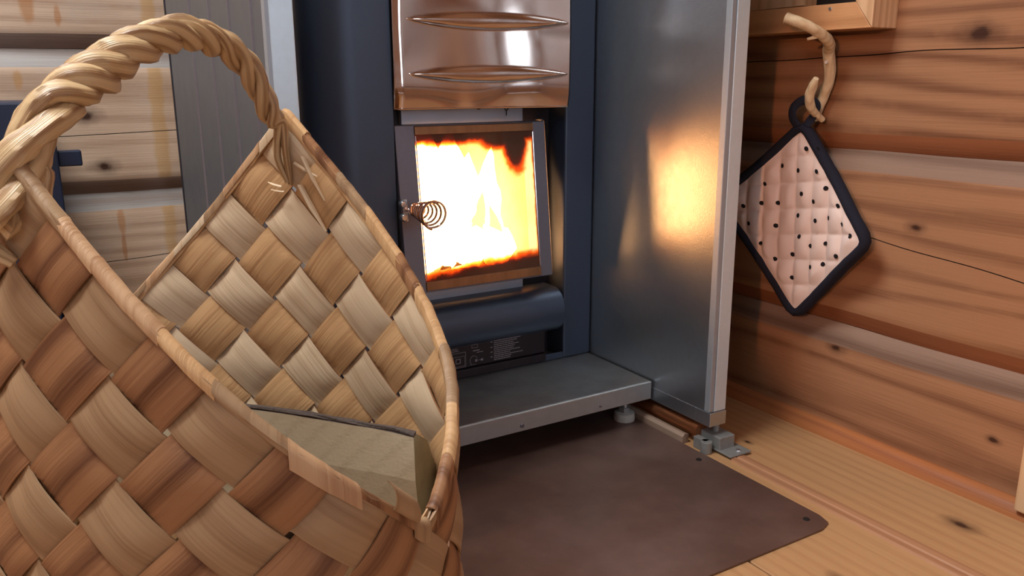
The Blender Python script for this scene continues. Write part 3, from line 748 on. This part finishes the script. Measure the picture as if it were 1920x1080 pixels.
def surf(S, z, d=0.):
    r = rimat(S); a = rimat(S-.006); b_ = rimat(S+.006); tx, ty = b_[0]-a[0], b_[1]-a[1]; l = math.hypot(tx, ty); nx, ny = ty/l, -tx/l
    o = off(z, r[2])+d; x = r[0]+nx*o; y = r[1]+ny*o
    return Vector((BP['cx']+CR_*x-SR_*y+BP['lx']*(z-.3), BP['cy']+SR_*x+CR_*y+BP['ly']*(z-.3), z))
NCELL = 16; HC = PER/NCELL
zR_, zL_ = rimat(PER/4)[2], rimat(PER*.75)[2]
def wof(S, z):
    c_ = math.cos(2*PI*(S/PER-.25))
    return ((zR_+zL_)/2+(zR_-zL_)/2*c_-z)/(BP['kap']+BP['kap1']*c_)
def solveS(fam, c, z):
    S = c
    for _ in range(5): S = c-wof(S, z) if fam == 1 else c+wof(S, z)
    return S
bk = thing('splint_basket', 'large woven pine-splint firewood basket with a twisted root handle', 'basket', (.095, .617, .0035))
def parity(i, j): return 1 if (i+j) % 2 == 0 else -1
# boundaries of both families pass through PER/4; the cell below the far peak is (i=0, j=-1)
SG = -parity(0, -1)   # family 1 is outside when parity == SG
def strip(fam, i):
    rnd = random.Random(fam*100+i)
    hw = .5*rnd.uniform(.885, .95)*HC; mid = PER/4+(i+.5+rnd.uniform(-.012, .012))*HC
    def ok(cc, z): return z <= rimat(solveS(fam, cc, z))[2]-.0012
    NWD = 9; rows = []; z = ZB; prev = None; dz = .003
    while z < .5:
        K_ = 22; cs_ = [mid-hw+2*hw*k/K_ for k in range(K_+1)]; fl_ = [ok(c_, z) for c_ in cs_]
        runs = []; k = 0
        while k <= K_:
            if fl_[k]:
                e = k
                while e < K_ and fl_[e+1]: e += 1
                runs.append((k, e)); k = e+1
            else: k += 1
        if not runs: break
        if prev is None: r_ = max(runs, key=lambda q: q[1]-q[0])
        else: r_ = max(runs, key=lambda q: min(cs_[q[1]], prev[1])-max(cs_[q[0]], prev[0]))
        a, b_ = cs_[r_[0]], cs_[r_[1]]
        if r_[0] > 0:
            lo, hi = cs_[r_[0]-1], a
            for _ in range(6):
                m_ = (lo+hi)/2
                if ok(m_, z): hi = m_
                else: lo = m_
            a = hi
        if r_[1] < K_:
            lo, hi = b_, cs_[r_[1]+1]
            for _ in range(6):
                m_ = (lo+hi)/2
                if ok(m_, z): lo = m_
                else: hi = m_
            b_ = lo
        if b_-a < .0008: break
        if prev and (min(b_, prev[1])-max(a, prev[0])) < 0: break
        rows.append((z, a, b_)); prev = (a, b_); z += dz
    if len(rows) < 3: return
    outer, inner, uvr = [], [], []
    for (z, a, b_) in rows:
        ro, ri, ur = [], [], []
        for c in range(NWD):
            cc = a+(b_-a)*c/(NWD-1); u = (cc-mid)/hw
            S = solveS(fam, cc, z); wv = wof(S, z)
            o_ = ((S-wv) if fam == 1 else (S+wv))-PER/4; o_ /= HC
            j = math.floor(o_); fr = o_-j
            sg = (parity(i, j)*SG)*(1 if fam == 1 else -1)
            am = .0022*sg*(abs(math.sin(PI*fr))**.5)
            cup = .0016*(1-u*u)*sg*math.sin(PI*fr)+.0010*mnoise.noise(Vector((S*35, z*35, fam*9.+i)))
            edge = -.0005*sg*abs(u)**3
            dd = am+cup+edge
            ro.append(surf(S, z, dd+.0007)); ri.append(surf(S, z, dd-.0007)); ur.append((u*.026, z*1.5))
        outer.append(ro); inner.append(ri); uvr += ur
    NL = len(rows)-1
    vs = [p_ for r in outer for p_ in r]+[p_ for r in inner for p_ in r]
    n1 = (NL+1)*NWD; fs, ms = [], []
    for k in range(NL):
        for c in range(NWD-1):
            a, b_, c2, d2 = k*NWD+c, k*NWD+c+1, (k+1)*NWD+c+1, (k+1)*NWD+c
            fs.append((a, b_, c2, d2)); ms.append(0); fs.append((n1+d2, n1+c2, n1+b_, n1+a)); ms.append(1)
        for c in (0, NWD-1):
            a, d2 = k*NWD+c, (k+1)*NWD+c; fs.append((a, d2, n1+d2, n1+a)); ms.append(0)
    for c in range(NWD-1):
        a, b_ = NL*NWD+c, NL*NWD+c+1; fs.append((a, b_, n1+b_, n1+a)); ms.append(0)
    me = bpy.data.meshes.new('splint'); org = ORG[bk.name]
    me.from_pydata([v-org for v in vs], [], fs)
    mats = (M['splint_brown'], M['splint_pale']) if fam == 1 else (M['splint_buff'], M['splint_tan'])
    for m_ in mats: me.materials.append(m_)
    uvl = me.uv_layers.new(name='UVMap')
    for pl, mi in zip(me.polygons, ms):
        pl.material_index = mi
        for li in pl.loop_indices: uvl.data[li].uv = uvr[me.loops[li].vertex_index % n1]
    me.shade_smooth(); me.set_sharp_from_angle(angle=math.radians(50))
    o = bpy.data.objects.new('splint', me); COL.objects.link(o); o.parent = bk; ORG[o.name] = org
for fam in (1, 2):
    for i in range(NCELL): strip(fam, i)
# base
mb = MB(); ring = [surf(PER*k/72, ZB) for k in range(72)]
mb.add([Vector((p_.x, p_.y, .004)) for p_ in ring]+[Vector((p_.x, p_.y, ZB+.001)) for p_ in ring], [tuple(range(72)), tuple(range(72, 144))]+[(k, (k+1) % 72, 72+(k+1) % 72, 72+k) for k in range(72)])
mb.obj('base', M['splint_buff'], bk)
# binding strips along the rim, inside and outside
def ribbon(S0, S1, top, bot, d, thick, n_, jit=.0008, seed=0):
    rows_o, rows_i = [], []
    for k in range(n_+1):
        S = S0+(S1-S0)*k/n_; zr = rimat(S)[2]
        jj = jit*mnoise.noise(Vector((S*120, seed, 0)))
        ro = [surf(S, zr+top+jj, d+thick/2), surf(S, zr+(top+bot)/2, d+thick/2+.0005), surf(S, zr-bot*-1+jj, d+thick/2)]
        ri = [surf(S, zr+top+jj, d-thick/2), surf(S, zr+(top+bot)/2, d-thick/2), surf(S, zr+bot+jj, d-thick/2)]
        rows_o.append(ro); rows_i.append(ri)
    return rows_o, rows_i
def solid(rows_o, rows_i, name, mat, parent, uvs=.5):
    mb = MB(); mb.grid(rows_o); mb.grid(rows_i)
    R, Cn = len(rows_o), len(rows_o[0]); n1 = R*Cn
    fs = []
    for i in range(R-1):
        for c in (0, Cn-1): fs.append((i*Cn+c, (i+1)*Cn+c, n1+(i+1)*Cn+c, n1+i*Cn+c))
    for c in range(Cn-1):
        for i in (0, R-1): fs.append((i*Cn+c, i*Cn+c+1, n1+i*Cn+c+1, n1+i*Cn+c))
    for f in fs: mb.f.append(list(f)); mb.m.append(0)
    o = mb.obj(name, mat, parent, smooth=True)
    uvl = o.data.uv_layers.new(name='UVMap')
    for l in o.data.loops:
        k = l.vertex_index % n1; i, c = divmod(k, Cn)
        uvl.data[l.index].uv = (c/(Cn-1)*.03, i/(R-1)*.06) if uvs > 0 else (i/(R-1)*.06, c/(Cn-1)*.03)
    return o
a_, b_ = ribbon(0, PER, .0008, -.009, -.0031, .0012, 240); solid(a_, b_, 'rim_strip', M['splint_tan'], bk)
a_, b_ = ribbon(0, PER, .0006, -.006, .0032, .0012, 240, seed=5); solid(a_, b_, 'rim_strip', M['splint_buff'], bk)
# folded splint ends wrapped over the rim, one by one
rf = random.Random(3); S = .008
while S < PER-.01:
    L = rf.uniform(.020, .045); S1 = min(S+L, PER)
    dn_o = rf.choice((rf.uniform(.003, .008), rf.uniform(.003, .008), rf.uniform(.008, .013))); dn_i = rf.uniform(.004, .009); lift = rf.uniform(.0, .0012); tw = rf.uniform(-.003, .003)
    ro, ri = [], []
    for k in range(7):
        s_ = S+(S1-S)*k/6; zr = rimat(s_)[2]; e = tw*(k/6-.5); wob = .0011*mnoise.noise(Vector((s_*160, S*10, 0)))
        pr = [(-dn_o+e, .0046), (-.002, .0047+lift*.4), (.0008+lift, .0036), (.0022+lift+wob, .0012), (.0022+lift+wob, -.0012), (.0008+lift, -.0036), (-.002, -.0045), (-dn_i-e, -.0043)]
        ro.append([surf(s_, zr+z_, d_+wob) for z_, d_ in pr]); ri.append([surf(s_, zr+z_-(.0010 if abs(d_) < .003 else 0), d_*.86+wob) for z_, d_ in pr])
    solid(ro, ri, 'folded_end', rf.choice((M['splint_fold'], M['splint_tan'], M['splint_buff'], M['splint_brown'], M['splint_fold'], M['splint_pale'])), bk, -1)
    S = S1-rf.uniform(.0, .002)
# a curled loose splint at the near rim, cracked slivers by the far handle hole
def curl(c, ax, up, w_, r0, turns, name, mat):
    ax = Vector(ax).normalized(); up = Vector(up).normalized(); si = ax.cross(up); ro, ri = [], []
    for k in range(19):
        a = turns*2*PI*k/18; r = r0*(1-.25*k/18); p_ = Vector(c)+up*math.cos(a)*r+si*math.sin(a)*r
        p2_ = Vector(c)+up*math.cos(a)*(r-.0009)+si*math.sin(a)*(r-.0009)
        ro.append([p_+ax*w_*q for q in (-.5, 0, .5)]); ri.append([p2_+ax*w_*q for q in (-.5, 0, .5)])
    solid(ro, ri, name, mat, bk)
Sn = PER*.975; q0 = surf(Sn, rimat(Sn)[2]+.006); q1 = surf(Sn+.01, rimat(Sn+.01)[2]+.006)
curl(q0, (q1-q0), (0, 0, 1), .030, .011, .62, 'curled_splint', M['splint_buff'])

# log inside the basket
lg = thing('split_log', 'split firewood log lying inside the woven basket', 'log', (.15, .57, .17))
e1 = Vector((.2165, .497, .2375)); e2 = Vector((.045, .700, .2385)); dr = (e2-e1)
dn = Vector((-.002, -.012, -.088)); bk_ = Vector((-.050, -.030, -.055))*-1
bk_ = Vector((.028, .030, -.060))
nL = 16; rows = []; rng = random.Random(2)
def cs(t):
    p_ = e1+dr*t; wv = .002*mnoise.noise(Vector((t*5, 0, 3))); up_ = Vector((0, 0, wv+.004*math.sin(t*4)))
    return [p_+up_, p_+up_*.6+dn*.35+Vector((-.0015, -.0015, 0)), p_+dn*.7, p_+dn, p_+dn*.85+bk_*.8+Vector((.0, .0, -.01)), p_+bk_+Vector((.006, .006, .01)), p_+bk_*.45+Vector((.008, .008, .012)), p_+Vector((.0035, .0035, .001))+up_]
R8 = [cs(i/nL) for i in range(nL+1)]
mb = MB()
vs = [v for r in R8 for v in r]; 
for i in range(nL):
    for k in range(8):
        j = (k+1) % 8; mb.f.append([i*8+k, i*8+j, (i+1)*8+j, (i+1)*8+k]); mb.m.append(0 if k in (0, 1, 2) else 1)
mb.v = [Vector(v) for v in vs]
mb.f.append(list(range(8))[::-1]); mb.m.append(2); mb.f.append([nL*8+k for k in range(8)]); mb.m.append(2)
mb.obj('log_body', [M['log_split'], M['bark'], M['log_end']], lg)
mb = MB(); mb.tube([R8[i][0].lerp(R8[i][7], .5)+Vector((0, 0, .0006+.0012*mnoise.noise(Vector((i*.7, 0, 0))))) for i in range(nL+1)], .0022, 8, jit=.6)
mb.obj('bark_edge', M['bark'], lg)
# second log lower down, mostly hidden
lg2 = thing('split_log', 'darker log lying beneath the split log at the basket bottom', 'log', (.11, .6, .05))
mb = MB(); mb.tube([(.150-.11*q/8, .51+.20*q/8, .062) for q in range(9)], .042, 14, jit=.12); mb.obj('log_body', M['bark'], lg2, smooth=True)

# ------------------------------------------------------------------ twisted root handle (part of the basket)
pR = surf(PER/4, zR_); pL = surf(PER*.75, zL_); hd = Vector((pR.x-pL.x, pR.y-pL.y, 0)).normalized()
hn = Vector((-hd.y, hd.x, 0))
def onplane(u, v, shift=0.):
    ra = RR*((u-960)/FPX)+DD*((v-540)/FPX)+FF; o = Vector((0, 0, CAMZ)); q = pL+hn*shift
    t_ = (q-o).dot(hn)/ra.dot(hn); return o+ra*t_
cen = smooth_path([onplane(*p_) for p_ in [(-8, 420), (8, 360), (45, 285), (88, 215), (140, 165), (200, 125), (262, 84), (330, 62), (392, 72), (440, 100), (472, 140), (496, 190), (512, 225)]], 10)
nc_ = len(cen)
def strand(phase, rr, ro, tw, name, t0=0., t1=1., extra_start=None, extra_end=None, flat=.8, turns=5.2):
    path, rad = [], []
    up = Vector((0, 0, 1))
    for i, p_ in enumerate(cen):
        q = i/(nc_-1)
        if q < t0 or q > t1: continue
        a = cen[max(0, i-1)]; c_ = cen[min(nc_-1, i+1)]; t_ = (c_-a).normalized(); n1_ = hn; n2_ = t_.cross(n1_)
        ang = phase+2*PI*((2.2*q) if q < .28 else (.616+6.2*(q-.28)) if q < .72 else (3.344+3.6*(q-.72))); sc_ = 1.16-.46*q
        amp = ro*sc_
        path.append(p_+n1_*math.cos(ang)*amp+n2_*math.sin(ang)*amp); rad.append(rr*sc_*(1+.16*mnoise.noise(Vector((q*14, phase*3, 0)))))
    if extra_start: path = smooth_path(extra_start+[path[0]], 8)[:-1]+path; k = len(path)-len(rad); rad = [rr*1.0*(.45+.55*i/k) for i in range(k)]+rad
    if extra_end: ex = smooth_path([path[-1]]+extra_end, 8)[1:]; path = path+ex; r_e = rad[-1]; rad = rad+[r_e*(1-.5*(i+1)/len(ex)) for i in range(len(ex))]
    mb = MB(); mb.tube(path, rad, 14, jit=.26, flat=flat)
    o = mb.obj('handle_strand', M['root'], bk, smooth=True)
    uvl = o.data.uv_layers.new(name='UVMap')
    for l in o.data.loops:
        i, k = divmod(l.vertex_index, 14); uvl.data[l.index].uv = (abs(k-7)*.012, i*.004)
    return o
inR = -hn*0
def insideR(S_, z, d): return surf(S_, z, d)
SR, SL = PER/4, PER*.75
zR, zL = pR.z, pL.z
strand(0, .0079, .0072, 1, 'a', extra_end=[surf(SR-.002, zR-.010, -.012), surf(SR+.004, zR-.035, -.011), surf(SR+.001, zR-.056, -.006)], extra_start=[surf(SL+.003, zL-.062, .004), surf(SL-.006, zL-.052, .012), surf(SL-.012, zL-.03, .014)])
strand(2*PI/3, .0079, .0072, 1, 'b', extra_end=[surf(SR-.004, zR-.008, -.010), surf(SR-.003, zR-.030, -.009), surf(SR-.0, zR-.058, -.004)], extra_start=[surf(SL+.012, zL-.03, -.010), surf(SL+.008, zL-.012, -.012)])
strand(4*PI/3, .0079, .0072, 1, 'c', extra_end=[surf(SR+.008, zR-.006, .010), surf(SR+.006, zR-.022, .009)], extra_start=[surf(SL+.001, zL-.060, .004), surf(SL-.012, zL-.045, .013), surf(SL-.014, zL-.02, .014)])
# frayed slivers by the far handle hole
for (S_, z_, dS, dz_, w_) in ((SR-.010, zR-.040, -.022, -.010, .0012), (SR-.020, zR-.035, -.018, -.034, .0035), (SR-.014, zR-.058, -.022, -.036, .0050), (SR+.006, zR-.060, .014, .003, .0010), (SR+.004, zR-.064, .014, .001, .0008)):
    mb = MB(); a = surf(S_, z_, -.008); b_ = surf(S_+dS, z_+dz_, -.0065); mb.tube([a, a.lerp(b_, .5)+Vector((-.001, -.001, 0)), b_], [w_, w_, w_*.4], 6, flat=.3)
    mb.obj('sliver', M['splint_pale'], bk)
